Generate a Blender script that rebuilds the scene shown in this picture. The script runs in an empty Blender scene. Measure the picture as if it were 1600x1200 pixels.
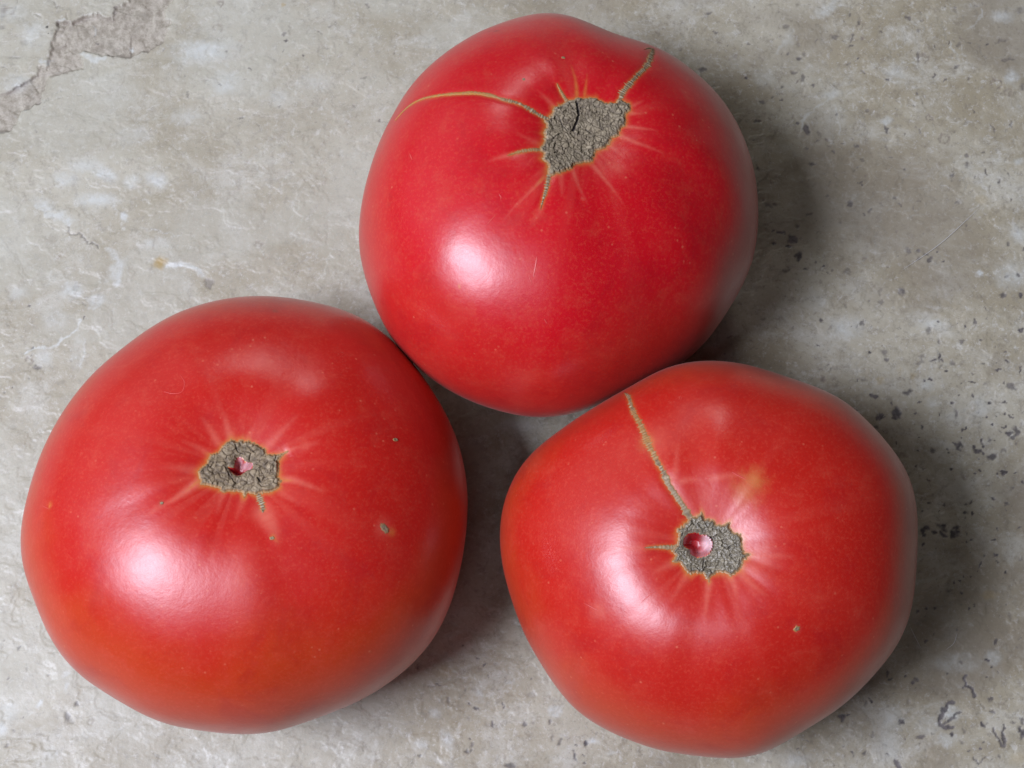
import bpy, math, random
import numpy as np
from mathutils import Vector, Matrix
from mathutils.bvhtree import BVHTree

random.seed(7)
rng = np.random.default_rng(11)
C = bpy.context.scene.collection
sc = bpy.context.scene

# ------------------------------------------------------------------ camera
TILT = math.radians(15); DIST = 0.40; FPX = 800 / (0.235 / 2 / DIST)
cam_z = np.array([0, -math.sin(TILT), math.cos(TILT)])
cam_x = np.array([1.0, 0, 0]); cam_y = np.cross(cam_z, cam_x)
CAM = np.array([0, 0, 0.03]) + DIST * cam_z
cd = bpy.data.cameras.new('camera'); cam = bpy.data.objects.new('camera', cd); C.objects.link(cam)
M = Matrix.Identity(4)
for i in range(3):
    M[i][0], M[i][1], M[i][2], M[i][3] = cam_x[i], cam_y[i], cam_z[i], CAM[i]
cam.matrix_world = M
cd.sensor_width = 36; cd.lens = FPX / 1600 * 36; cd.clip_start = 0.01; cd.clip_end = 50
sc.camera = cam

# ------------------------------------------------------------------ light of the room
w = bpy.data.worlds.new('World'); sc.world = w; w.use_nodes = True
bg = w.node_tree.nodes['Background']
bg.inputs[0].default_value = (1.0, 0.87, 0.78, 1); bg.inputs[1].default_value = 0.014

def lamp(name, loc, target, sx, sy, power, col):
    l = bpy.data.lights.new(name, 'AREA'); l.shape = 'RECTANGLE'; l.size = sx; l.size_y = sy
    l.energy = power; l.color = col
    o = bpy.data.objects.new(name, l); C.objects.link(o); o.location = loc
    d = Vector(target) - Vector(loc); o.rotation_euler = d.to_track_quat('-Z', 'Y').to_euler()
    return o
lamp('window_light', (-0.50, -0.19, 0.83), (0, 0, 0.03), 0.38, 0.34, 14.3, (0.80, 0.83, 1.0))
lamp('window_side_pane', (-0.10, -0.38, 0.92), (0, 0, 0.03), 0.22, 0.26, 0.55, (0.80, 0.84, 1.0))
lamp('upper_left_fill', (-1.15, 0.85, 0.75), (0, 0, 0.03), 1.7, 1.2, 3.4, (0.90, 0.98, 1.0))  # added wide fill, lifts the tile's upper left
lamp('far_lamp', (-0.02, 1.2, 0.75), (0, 0, 0.03), 0.16, 0.16, 1.6, (1.0, 0.97, 0.95))

sc.view_settings.view_transform = 'Standard'; sc.view_settings.look = 'None'
sc.view_settings.exposure = 0.0; sc.view_settings.gamma = 1.0
sc.render.engine = 'CYCLES'

# ------------------------------------------------------------------ helpers
def link(name, me, parent=None, **props):
    o = bpy.data.objects.new(name, me); C.objects.link(o)
    if parent: o.parent = parent
    for k, v in props.items(): o[k] = v
    return o

def mesh_from(name, V, F, mat, smooth=True, cols=None):
    me = bpy.data.meshes.new(name)
    F = np.asarray(F, dtype=np.int32); n = F.shape[1]
    me.vertices.add(len(V)); me.vertices.foreach_set('co', np.asarray(V, np.float32).ravel())
    me.loops.add(F.size); me.loops.foreach_set('vertex_index', F.ravel())
    me.polygons.add(len(F))
    me.polygons.foreach_set('loop_start', np.arange(0, F.size, n, dtype=np.int32))
    me.update(calc_edges=True)
    me.polygons.foreach_set('use_smooth', np.full(len(F), smooth))
    for k, a in (cols or {}).items():
        at = me.attributes.new(k, 'FLOAT_COLOR', 'POINT')
        a4 = np.zeros((len(V), 4), np.float32); a4[:, :a.shape[1]] = a
        at.data.foreach_set('color', a4.ravel())
    me.materials.append(mat)
    me.validate()
    return me

def sstep(a, b, x):
    t = np.clip((x - a) / (b - a), 0, 1); return t * t * (3 - 2 * t)

LAT = rng.random((256, 256))
def vnoise(x, y, seed=0):
    x = x + seed * 17.31; y = y + seed * 9.77
    xi = np.floor(x).astype(int); yi = np.floor(y).astype(int); fx = x - xi; fy = y - yi
    fx = fx * fx * (3 - 2 * fx); fy = fy * fy * (3 - 2 * fy)
    a = LAT[xi & 255, yi & 255]; b = LAT[(xi + 1) & 255, yi & 255]
    c = LAT[xi & 255, (yi + 1) & 255]; d = LAT[(xi + 1) & 255, (yi + 1) & 255]
    return (a * (1 - fx) + b * fx) * (1 - fy) + (c * (1 - fx) + d * fx) * fy
def fbm(x, y, o=4, seed=0):
    s = 0; a = 0.5; t = 0
    for i in range(o):
        s = s + a * vnoise(x * 2**i, y * 2**i, seed + i * 3); t += a; a *= 0.5
    return s / t
def flakes(x, y, cell, seed):
    """crumpled cork: random tilted facets; returns height 0..1-ish and closeness to the facet joint"""
    r = np.random.default_rng(seed)
    x0, x1, y0, y1 = x.min() - cell, x.max() + cell, y.min() - cell, y.max() + cell
    n = int((x1 - x0) * (y1 - y0) / cell**2)
    s = np.stack([r.uniform(x0, x1, n), r.uniform(y0, y1, n)], 1)
    an = r.uniform(0, math.pi, n); st = r.uniform(1.0, 2.2, n); tilt = r.normal(0, 0.55, (n, 2)); base = r.uniform(0, 1, n)
    out = np.zeros(len(x)); joint = np.zeros(len(x)); idn = np.zeros(len(x))
    for k in range(0, len(x), 4000):
        dx = x[k:k+4000, None] - s[None, :, 0]; dy = y[k:k+4000, None] - s[None, :, 1]
        u = dx * np.cos(an) + dy * np.sin(an); v = -dx * np.sin(an) + dy * np.cos(an)
        d = np.sqrt((u / st)**2 + (v * st**0.4)**2)
        i = np.argpartition(d, 1, axis=1)[:, :2]; rr = np.arange(len(d))
        sw = d[rr, i[:, 0]] > d[rr, i[:, 1]]; i0 = np.where(sw, i[:, 1], i[:, 0]); i1 = np.where(sw, i[:, 0], i[:, 1])
        out[k:k+4000] = base[i0] + (dx[rr, i0] * tilt[i0, 0] + dy[rr, i0] * tilt[i0, 1]) / cell
        joint[k:k+4000] = 1 - sstep(0, 0.28, (d[rr, i1] - d[rr, i0]) / cell); idn[k:k+4000] = base[i0]
    return out, joint, idn

class NT:
    def __init__(s, name):
        s.m = bpy.data.materials.new(name); s.m.use_nodes = True; s.t = s.m.node_tree; s.b = s.t.nodes['Principled BSDF']
    def n(s, ty, **kw):
        nd = s.t.nodes.new(ty)
        for k, v in kw.items():
            if k.startswith('i_'):
                key = k[2:]; key = int(key) if key.isdigit() else key.replace('_', ' ')
                nd.inputs[key].default_value = v
            else: setattr(nd, k, v)
        return nd
    def l(s, a, b): s.t.links.new(a, b)
    def coord(s, kind='Object', scale=(1, 1, 1), rot=(0, 0, 0)):
        c = s.n('ShaderNodeTexCoord'); m = s.n('ShaderNodeMapping'); m.inputs['Scale'].default_value = scale; m.inputs['Rotation'].default_value = rot
        s.l(c.outputs[kind], m.inputs['Vector']); return m.outputs[0]
    def noise(s, vec, scale, detail=4, rough=.55, dist=0.0):
        nd = s.n('ShaderNodeTexNoise', i_Scale=scale, i_Detail=detail, i_Roughness=rough, i_Distortion=dist); s.l(vec, nd.inputs['Vector']); return nd.outputs['Fac']
    def ramp(s, fac, a, b, ca=0.0, cb=1.0):
        nd = s.n('ShaderNodeMapRange'); nd.interpolation_type = 'SMOOTHSTEP'
        nd.inputs[1].default_value = a; nd.inputs[2].default_value = b; nd.inputs[3].default_value = ca; nd.inputs[4].default_value = cb
        s.l(fac, nd.inputs[0]); return nd.outputs[0]
    def mix(s, fac, a, b, mode='MIX'):
        nd = s.n('ShaderNodeMix', data_type='RGBA', blend_type=mode)
        for v, i in ((fac, 0), (a, 6), (b, 7)):
            if hasattr(v, 'links'): s.l(v, nd.inputs[i])
            elif isinstance(v, (int, float)): nd.inputs[i].default_value = v
            else: nd.inputs[i].default_value = (*v, 1)
        return nd.outputs[2]
    def math(s, op, a, b=0.0, c=0.0):
        nd = s.n('ShaderNodeMath', operation=op)
        for v, i in ((a, 0), (b, 1), (c, 2)):
            if hasattr(v, 'links'): s.l(v, nd.inputs[i])
            else: nd.inputs[i].default_value = v
        return nd.outputs[0]
    def attr(s, name):
        a = s.n('ShaderNodeAttribute', attribute_name=name); sp = s.n('ShaderNodeSeparateColor'); s.l(a.outputs['Color'], sp.inputs[0])
        return sp.outputs[0], sp.outputs[1], sp.outputs[2], a.outputs['Alpha']
    def bump(s, h, strength, dist, normal=None):
        nd = s.n('ShaderNodeBump', i_Strength=strength, i_Distance=dist); s.l(h, nd.inputs['Height'])
        if normal: s.l(normal, nd.inputs['Normal'])
        return nd.outputs[0]

# ------------------------------------------------------------------ materials
def tile_material():
    m = NT('glazed_stone_tile'); p = m.coord()
    pd = m.coord(scale=(0.8, 1.1, 1), rot=(0, 0, 0.25))
    dark, white, cleft, ochre = m.attr('marks'); brown, fine, hue, pale_side = m.attr('marks_b')
    base = m.mix(m.ramp(m.noise(pd, 26, 9, .68, .6), .38, .62), (0.425, 0.395, 0.300), (0.312, 0.272, 0.185))
    base = m.mix(m.ramp(m.noise(pd, 62, 9, .78, .4), .47, .66, 0, .70), base, (0.500, 0.487, 0.412))
    base = m.mix(m.ramp(m.noise(p, 105, 9, .76, .5), .54, .68, 0, .52), base, (0.225, 0.190, 0.132))
    base = m.mix(m.ramp(m.noise(p, 380, 7, .78, .3), .50, .66, 0, .48), base, (0.190, 0.165, 0.130))
    base = m.mix(m.ramp(m.noise(p, 420, 6, .75, .4), .54, .67, 0, .55), base, (0.565, 0.555, 0.490))
    base = m.mix(m.ramp(m.noise(p, 1100, 3, .7, .2), .58, .70, 0, .36), base, (0.150, 0.130, 0.112))
    base = m.mix(m.ramp(m.noise(p, 1300, 3, .7, .4), .59, .70, 0, .40), base, (0.60, 0.59, 0.55))
    base = m.mix(m.math('MULTIPLY', pale_side, .5), base, (0.460, 0.458, 0.378))
    base = m.mix(m.math('MULTIPLY', hue, .6), base, (0.215, 0.182, 0.132))
    base = m.mix(m.math('MULTIPLY', cleft, m.ramp(m.noise(p, 150, 5, .7), .3, .55, .8, 1)), base, m.mix(m.ramp(m.noise(p, 420, 7, .78), .38, .62), (0.425, 0.385, 0.310), (0.245, 0.212, 0.160)))
    base = m.mix(m.math('MULTIPLY', white, m.ramp(m.noise(p, 330, 5, .7), .32, .62, .25, .75)), base, (0.60, 0.64, 0.61))
    base = m.mix(brown, base, (0.200, 0.165, 0.135))
    base = m.mix(ochre, base, (0.36, 0.26, 0.10))
    base = m.mix(fine, base, (0.012, 0.012, 0.012))
    base = m.mix(dark, base, m.mix(m.ramp(m.noise(p, 900, 3), .4, .6), (0.062, 0.055, 0.057), (0.13, 0.115, 0.112)))
    m.l(base, m.b.inputs['Base Color'])
    ro = m.ramp(m.noise(p, 140, 5, .6), .3, .7, .38, .56); ro = m.math('ADD', ro, m.math('MULTIPLY', cleft, .25)); m.l(ro, m.b.inputs['Roughness'])
    m.b.inputs['IOR'].default_value = 1.45
    h = m.math('ADD', m.noise(p, 260, 6, .6), m.math('MULTIPLY', m.noise(p, 1400, 3), .25))
    m.l(m.bump(h, .35, .0004), m.b.inputs['Normal'])
    return m.m

def skin_material(name, crimson, orange, off, amt):
    m = NT(name); p = m.coord()
    halo, pale, pulp, yel = m.attr('pigment'); red, low, bruise, _ = m.attr('pigment_b')
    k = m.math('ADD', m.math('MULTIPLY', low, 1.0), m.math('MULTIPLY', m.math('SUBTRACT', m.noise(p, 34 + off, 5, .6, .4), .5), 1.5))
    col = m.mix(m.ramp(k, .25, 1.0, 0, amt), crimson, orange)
    col = m.mix(m.ramp(m.noise(p, 1500, 2, .7), .48, .72, 0, .26), col, (0.66, 0.085, 0.045))
    col = m.mix(m.ramp(m.noise(p, 170, 7, .8), .48, .70, 0, .38), col, (0.55, 0.062, 0.034))
    col = m.mix(m.ramp(m.noise(p, 75, 4, .7, .5), .48, .70, 0, .28), col, (0.33, 0.005, 0.012))
    v = m.n('ShaderNodeTexVoronoi', i_Scale=420.0); m.l(p, v.inputs['Vector'])
    dots = m.math('MULTIPLY', m.ramp(v.outputs['Distance'], .06, .16, 1, 0), m.ramp(m.noise(p, 160, 2), .5, .62))
    col = m.mix(m.math('MULTIPLY', dots, .35), col, (0.72, 0.22, 0.12))
    col = m.mix(m.math('MULTIPLY', pale, .60), col, (0.70, 0.18, 0.12))
    col = m.mix(m.math('MULTIPLY', yel, .75), col, (0.55, 0.27, 0.07))
    col = m.mix(halo, col, (0.56, 0.19, 0.04))
    col = m.mix(bruise, col, (0.22, 0.06, 0.03))
    col = m.mix(red, col, (0.30, 0.006, 0.012))
    col = m.mix(pulp, col, (0.80, 0.55, 0.56))
    m.l(col, m.b.inputs['Base Color'])
    ro = m.ramp(m.noise(p, 120, 5, .6), .3, .7, .295, .35)
    m.l(ro, m.b.inputs['Roughness'])
    m.b.inputs['IOR'].default_value = 1.53
    m.b.inputs['Subsurface Weight'].default_value = 0.22
    m.b.inputs['Subsurface Radius'].default_value = (1.0, 0.18, 0.10)
    m.b.inputs['Subsurface Scale'].default_value = 0.004
    m.b.inputs['Sheen Weight'].default_value = 0.06
    m.b.inputs['Sheen Roughness'].default_value = 0.35
    m.b.inputs['Sheen Tint'].default_value = (1, .85, .75, 1)
    h = m.math('ADD', m.noise(p, 230, 4, .6), m.math('MULTIPLY', m.noise(p, 1100, 4, .7), .35))
    n1 = m.bump(h, .16, .0004)
    m.l(n1, m.b.inputs['Normal'])
    return m.m

def cork_material(name, light, mid, dark, rough=.72):
    m = NT(name); p = m.coord()
    pale_cork, joint, gold, black = m.attr('cork')
    col = m.mix(m.ramp(m.noise(p, 700, 7, .8), .40, .60), mid, tuple(c * .52 for c in mid))
    col = m.mix(pale_cork, col, light)  # paler cork colour on random flakes, crack bars and speck centres
    col = m.mix(m.math('MULTIPLY', joint, .68), col, dark)
    col = m.mix(gold, col, (0.44, 0.195, 0.04))
    col = m.mix(black, col, (0.012, 0.006, 0.008))
    m.l(col, m.b.inputs['Base Color']); m.b.inputs['Roughness'].default_value = rough
    m.l(m.bump(m.noise(p, 1600, 4, .7), .4, .0003), m.b.inputs['Normal'])
    return m.m

# ------------------------------------------------------------------ the fitted shapes (metres; E = equator radius by azimuth, mm)
FIT = {
    1: dict(pos=(0.01049, 0.03952, 0.03484), tilt=(0.1667, 0.2244), ht=0.035, hb=0.034,
        E=[46.83, 47.1, 47.42, 47.73, 48.06, 48.42, 48.75, 48.91, 48.89, 48.8, 48.72, 48.51, 47.93, 47.02, 46.24, 46.2, 47.12, 48.62, 49.92, 50.4, 50.04, 49.27, 48.48, 47.8, 47.18, 46.58, 46.09, 45.72, 45.39, 45.02, 44.64, 44.35, 44.26, 44.34, 44.54, 44.85, 45.31, 45.86, 46.42, 46.88, 47.26, 47.69, 48.25, 48.87, 49.44, 49.85, 50.11, 50.25, 50.27, 50.18, 50.04, 49.92, 49.8, 49.54, 48.97, 48.07, 47.0, 45.97, 45.16, 44.64, 44.48, 44.64, 44.97, 45.26, 45.35, 45.32, 45.37, 45.64, 46.04, 46.39, 46.57, 46.67]),
    2: dict(pos=(-0.05797, -0.03067, 0.03401), tilt=(0.06, 0.1134), ht=0.034, hb=0.036,
        E=[48.04, 48.2, 48.35, 48.47, 48.54, 48.59, 48.68, 48.85, 49.13, 49.53, 50.03, 50.5, 50.79, 50.78, 50.53, 50.21, 49.98, 49.85, 49.74, 49.57, 49.35, 49.1, 48.81, 48.39, 47.84, 47.31, 46.96, 46.85, 46.89, 46.94, 46.99, 47.09, 47.29, 47.57, 47.88, 48.25, 48.77, 49.4, 49.94, 50.18, 50.15, 50.1, 50.27, 50.6, 50.78, 50.6, 50.14, 49.71, 49.48, 49.38, 49.22, 48.95, 48.69, 48.58, 48.55, 48.45, 48.16, 47.81, 47.63, 47.72, 48.01, 48.35, 48.66, 48.93, 49.15, 49.24, 49.1, 48.77, 48.38, 48.07, 47.93, 47.94]),
    3: dict(pos=(0.04368, -0.04061, 0.03433), tilt=(-0.115, -0.0802), ht=0.034, hb=0.0365,
        E=[44.8, 45.23, 45.83, 46.4, 46.71, 46.63, 46.28, 45.89, 45.6, 45.33, 44.89, 44.25, 43.6, 43.18, 43.05, 43.11, 43.21, 43.27, 43.27, 43.17, 42.85, 42.3, 41.7, 41.29, 41.21, 41.46, 41.93, 42.61, 43.5, 44.56, 45.59, 46.39, 46.84, 47.0, 46.92, 46.61, 46.1, 45.48, 44.94, 44.57, 44.35, 44.21, 44.14, 44.22, 44.43, 44.63, 44.63, 44.39, 44.06, 43.79, 43.61, 43.44, 43.28, 43.27, 43.48, 43.79, 43.91, 43.63, 43.08, 42.6, 42.41, 42.5, 42.69, 42.88, 43.14, 43.53, 44.02, 44.44, 44.64, 44.64, 44.58, 44.59]),
}

def axis_rot(tx, ty):
    z = Vector((tx, ty, 1)).normalized(); q = Vector((0, 0, 1)).rotation_difference(z); return q.to_matrix()

def crop(ox, oy, s, pts): return [(ox + x * s, oy + y * s) for x, y in pts]
def c1(p): return crop(540, 0, .4125, p)
def c2(p): return crop(780, 120, .175, p)
def c3(p): return crop(240, 630, .2, p)
def c4(p): return crop(960, 740, .2, p)
def c5(p): return crop(940, 570, .1625, p)

def _st(v): return lambda t: v
def _until(a, hi, lo): return lambda t: hi if t < a else lo
STITCH = dict(stitch=_st(1.0), gold=_st(0.0), h=.00015)
SMOOTH = dict(stitch=_st(.35), gold=_st(0.15), h=.00022)
TAN = dict(stitch=_st(.55), gold=lambda t: .25 + .6 * t, h=.00014)
LONG_LEFT = dict(stitch=lambda t: .8 if t < .28 else .12, gold=lambda t: .0 if t < .22 else min(.95, (t - .22) * 5), h=.00014)
LONG_UP = dict(stitch=lambda t: .45 if t < .3 else 1.0, gold=lambda t: 0.0 if t < .4 else (.6 if t < .75 else .2), h=.00016)

TOM = {
1: dict(label='crimson tomato whose grey corky scar has a black slit, resting behind the other two',
  skin=((0.53, 0.005, 0.012), (0.48, 0.022, 0.014), 0, .7), south=0.0, cork='grey', flake=.0011,
  scar=c2([(490,270),(560,245),(600,215),(650,205),(700,185),(770,195),(850,190),(900,215),(960,235),(1030,235),(1060,205),(1090,200),(1130,235),(1165,240),(1170,300),(1130,330),(1125,430),(1085,460),(1060,530),(1000,550),(985,610),(930,640),(860,660),(830,760),(740,770),(660,790),(640,825),(580,845),(520,865),(470,880),(430,870),(440,790),(385,740),(400,690),(360,640),(400,580),(395,500),(420,430),(390,380),(440,370),(470,320)]),
  slits=[(c2([(690,240),(700,290),(705,340),(695,390),(680,430),(655,490)]), .00042, 1.0), (c2([(540,390),(560,440),(600,490)]), .0002, .7), (c2([(640,270),(660,300)]), .00022, .6),
         (c2([(900,440),(920,490)]), .00015, .5), (c2([(770,480),(810,510)]), .00015, .6), (c2([(560,630),(565,670)]), .00015, .5), (c2([(980,350),(1010,390)]), .00018, .4)],
  cracks=[(c1([(790,458),(740,440),(700,415),(650,390),(600,378),(550,362),(490,353),(420,355),(350,362),(290,375),(250,395),(215,425),(188,458)]), .0014, .0007, LONG_LEFT),
          (c1([(1035,390),(1050,350),(1075,320),(1105,285),(1140,250),(1155,215),(1160,185),(1142,160)]), .0019, .0010, STITCH),
          (c1([(760,568),(700,568),(650,577),(610,590)]), .0014, .0006, TAN),
          (c1([(772,650),(766,690),(760,720),(750,750),(738,795)]), .0016, .0004, STITCH),
          (c1([(845,395),(820,355),(800,315)]), .0015, .0004, TAN)],
  streaks=[(c1([(755,668),(720,705),(680,745),(640,785),(600,835)]), .0005, .8), (c1([(750,672),(715,710)]), .0004, .6, 'o'), (c1([(876,375),(872,310),(855,250)]), .0005, .7, 'o'), (c1([(905,365),(915,280)]), .0004, .6, 'o'),
           (c1([(1080,430),(1130,430)]), .0005, .9), (c1([(1065,480),(1110,485),(1180,495)]), .0005, .9), (c1([(1040,515),(1100,540),(1200,580)]), .0006, .8), (c1([(1000,550),(1060,600)]), .0006, .5),
           (c1([(940,630),(990,690),(1050,770)]), .0007, .8), (c1([(860,640),(880,700),(915,770)]), .0006, .7), (c1([(815,660),(820,740)]), .0007, .5), (c1([(790,405),(730,345)]), .0007, .6), (c1([(610,590),(540,610)]), .0007, .6),
           (c1([(720,540),(640,500)]), .0007, .4), (c1([(740,790),(700,860)]), .0007, .4), (c1([(1090,400),(1130,380)]), .0005, .6)],
  patches=[(965, 262, .0016, .5, 1), (770, 30, .0007, .8, 4), (765, 49, .0005, .7, 4), (718, 447, .0004, .7, 0), (910, 310, .0004, .6, 1)],
  specks=[(880, 90, .0005, .0004, 0, .6), (818, 124, .0004, .0004, 0, .3)],
  scratches=[([(839,400),(837,415),(833,434)], .0004), ([(826,430),(829,438),(831,444)], .0003), ([(780,304),(783,308),(782,312)], .0004), ([(640,240),(644,250)], .0005), ([(775,335),(760,352)], .0003), ([(850,498),(855,506)], .0004)]),
2: dict(label='widest orange-red tomato, short brown scar with a tiny red pit, on the left',
  skin=((0.49, 0.013, 0.009), (0.49, 0.050, 0.010), 3, .75), south=.5, cork='brown', flake=.0015,
  scar=c3([(345,540),(380,500),(430,440),(440,400),(500,390),(540,330),(580,300),(605,275),(640,300),(700,290),(760,300),(820,330),(870,360),(890,400),(950,400),(990,390),(1015,400),(975,450),(980,520),(970,580),(1000,600),(980,660),(930,690),(870,700),(800,715),(740,700),(710,745),(690,700),(640,690),(590,690),(550,700),(500,660),(430,645),(370,640),(355,590)]),
  hole=c3([(580,500),(625,500),(640,440),(680,425),(720,460),(770,470),(770,510),(720,530),(680,560),(640,560),(600,530)]), hole_depth=.0024, hole_soft=.0008,
  pulp=[(385, 726, .0013, .0006, .6), (375, 720, .0006, .0008, .45)],
  slits=[(c3([(820,590),(840,620)]), .0003, .8), (c3([(940,490),(935,530)]), .00025, .6), (c3([(470,470),(450,500)]), .0002, .5), (c3([(560,500),(600,570),(620,600)]), .0002, .5), (c3([(640,330),(660,380),(700,400)]), .0002, .6), (c3([(740,340),(790,390)]), .0002, .5), (c3([(870,580),(850,610)]), .0002, .6)],
  cracks=[(c3([(815,700),(830,750),(850,800),(855,855)]), .0020, .0009, STITCH),
          (c3([(985,412),(1020,392),(1055,372)]), .0009, .0004, TAN)],
  streaks=[(c3([(980,415),(1050,372),(1110,350),(1170,338)]), .0008, 1.0), (c3([(1170,338),(1300,300)]), .0010, .5), (c3([(350,610),(260,680),(160,750),(60,800)]), .0010, 1.25), (c3([(350,610),(300,650),(250,690)]), .0004, .7, 'o'), (c3([(60,800),(-60,880)]), .0008, .5),
           (c3([(1000,600),(1080,600),(1200,640),(1330,690)]), .0010, .9), (c3([(1000,600),(1090,605)]), .0005, .7, 'o'), (c3([(500,310),(440,200),(380,120)]), .0009, .7), (c3([(600,270),(570,170),(540,60)]), .0009, .7), (c3([(740,290),(790,160)]), .0009, .6),
           (c3([(880,350),(1000,220),(1130,90)]), .0010, .6), (c3([(420,390),(330,340),(220,290)]), .0009, .5), (c3([(330,530),(200,505),(60,500)]), .0012, .5), (c3([(540,700),(490,860)]), .0009, .5), (c3([(700,750),(640,920)]), .0009, .4), (c3([(1000,700),(1150,790)]), .0010, .5), (c3([(860,860),(930,980),(970,1090)]), .0020, 1.0), (c3([(930,1040),(970,1085)]), .0005, .5, 'o'),
           ([(375,870),(378,930),(382,985)], .004, .2)],
  patches=[(600, 826, .0018, .6, 1), (612, 832, .0009, .5, 0), (78, 790, .0006, .8, 0), (252, 786, .0005, .8, 6), (430, 735, .0030, .25, 1), (430, 486, .0006, .6, 6)],
  specks=[(601, 826, .0013, .0008, -.6, .3), (618, 687, .0007, .0005, .2, .6), (253, 786, .0004, .0003, 0, .2), (425, 841, .0006, .0004, .4, .7)],
  scratches=[([(281,585),(288,598),(284,612),(270,615),(255,612)], .0003), ([(380,740),(388,750)], .0004), ([(66,790),(78,796)], .0003)]),
3: dict(label='tomato with one long corky crack running up from an open damp scar, front right',
  skin=((0.48, 0.015, 0.009), (0.48, 0.046, 0.010), 6, .75), south=.35, cork='wet', flake=.0009,
  scar=c4([(600,330),(640,340),(680,295),(700,345),(770,360),(800,400),(850,400),(900,375),(900,420),(940,465),(985,465),(1000,510),(1000,560),(1010,620),(1065,630),(1015,670),(990,740),(940,790),(910,805),(860,770),(800,770),(760,800),(740,855),(700,790),(640,770),(590,790),(560,760),(520,700),(450,690),(480,640),(440,600),(490,560),(500,500),(490,430),(540,400),(570,370)]),
  hole=c4([(570,470),(640,460),(680,480),(730,490),(765,540),(760,590),(720,640),(660,655),(610,640),(580,590),(540,560),(545,510)]), hole_depth=.0030, hole_soft=.0013,
  pulp=[(1107, 848, .0014, .0020, 1.0), (1097, 864, .0012, .0011, .35)],
  slits=[(c4([(600,350),(620,400)]), .0002, .6), (c4([(840,560),(880,590),(910,570)]), .0002, .6), (c4([(900,640),(950,690)]), .0002, .5), (c4([(700,660),(690,740)]), .0002, .5)],
  cracks=[(c4([(615,375),(575,320),(540,260),(480,170),(420,80),(385,20)]) + c5([(640,1110),(600,1040),(540,940),(490,840),(450,760),(410,660),(370,570),(320,480),(290,410),(260,310),(220,270)]), .0020, .0010, LONG_UP),
          (c4([(490,580),(440,578),(370,575),(310,575),(230,580)]), .0018, .0003, SMOOTH)],
  streaks=[(c4([(740,855),(725,950),(705,1150)]), .0008, .8), (c4([(740,850),(735,880)]), .0005, .7, 'o'), (c4([(910,810),(935,880),(965,1010)]), .0008, .7), (c4([(980,760),(1070,860),(1180,950)]), .0010, .8), (c4([(1050,650),(1200,640),(1400,650)]), .0010, .7),
           (c4([(560,800),(500,900),(440,1000)]), .0009, .5), (c4([(450,700),(300,780)]), .0009, .5), (c4([(230,580),(100,585),(-60,590)]), .0010, .5), (c4([(900,380),(960,300)]), .0007, .6), (c4([(960,450),(1080,430)]), .0008, .6),
           (c5([(700,1080),(715,950),(730,800),(750,700)]), .0008, .5), ([(1064,752),(1085,749),(1100,752),(1112,748)], .0007, .6), ([(1110,748),(1150,742),(1170,750)], .0008, .7)],
  patches=[(1178, 752, .0024, .6, 3), (1165, 768, .0028, .45, 3), (1190, 870, .0030, .55, 1), (1176, 888, .0022, .5, 1), (1165, 822, .003, .3, 1), (1028, 692, .0035, .35, 1), (1012, 690, .0016, .6, 3), (935, 955, .0020, .5, 1), (1245, 983, .0008, .6, 1), (1130, 815, .0025, .3, 1)],
  specks=[(1245, 982, .0007, .0006, .2, .8)],
  scratches=[([(1001,942),(1010,934),(1025,922)], .0003), ([(1101,749),(1108,746),(1111,748)], .0004), ([(1144,738),(1152,742),(1166,749)], .0004), ([(1082,748),(1086,746)], .0004), ([(912,942),(935,955)], .0003)]),
}

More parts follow.
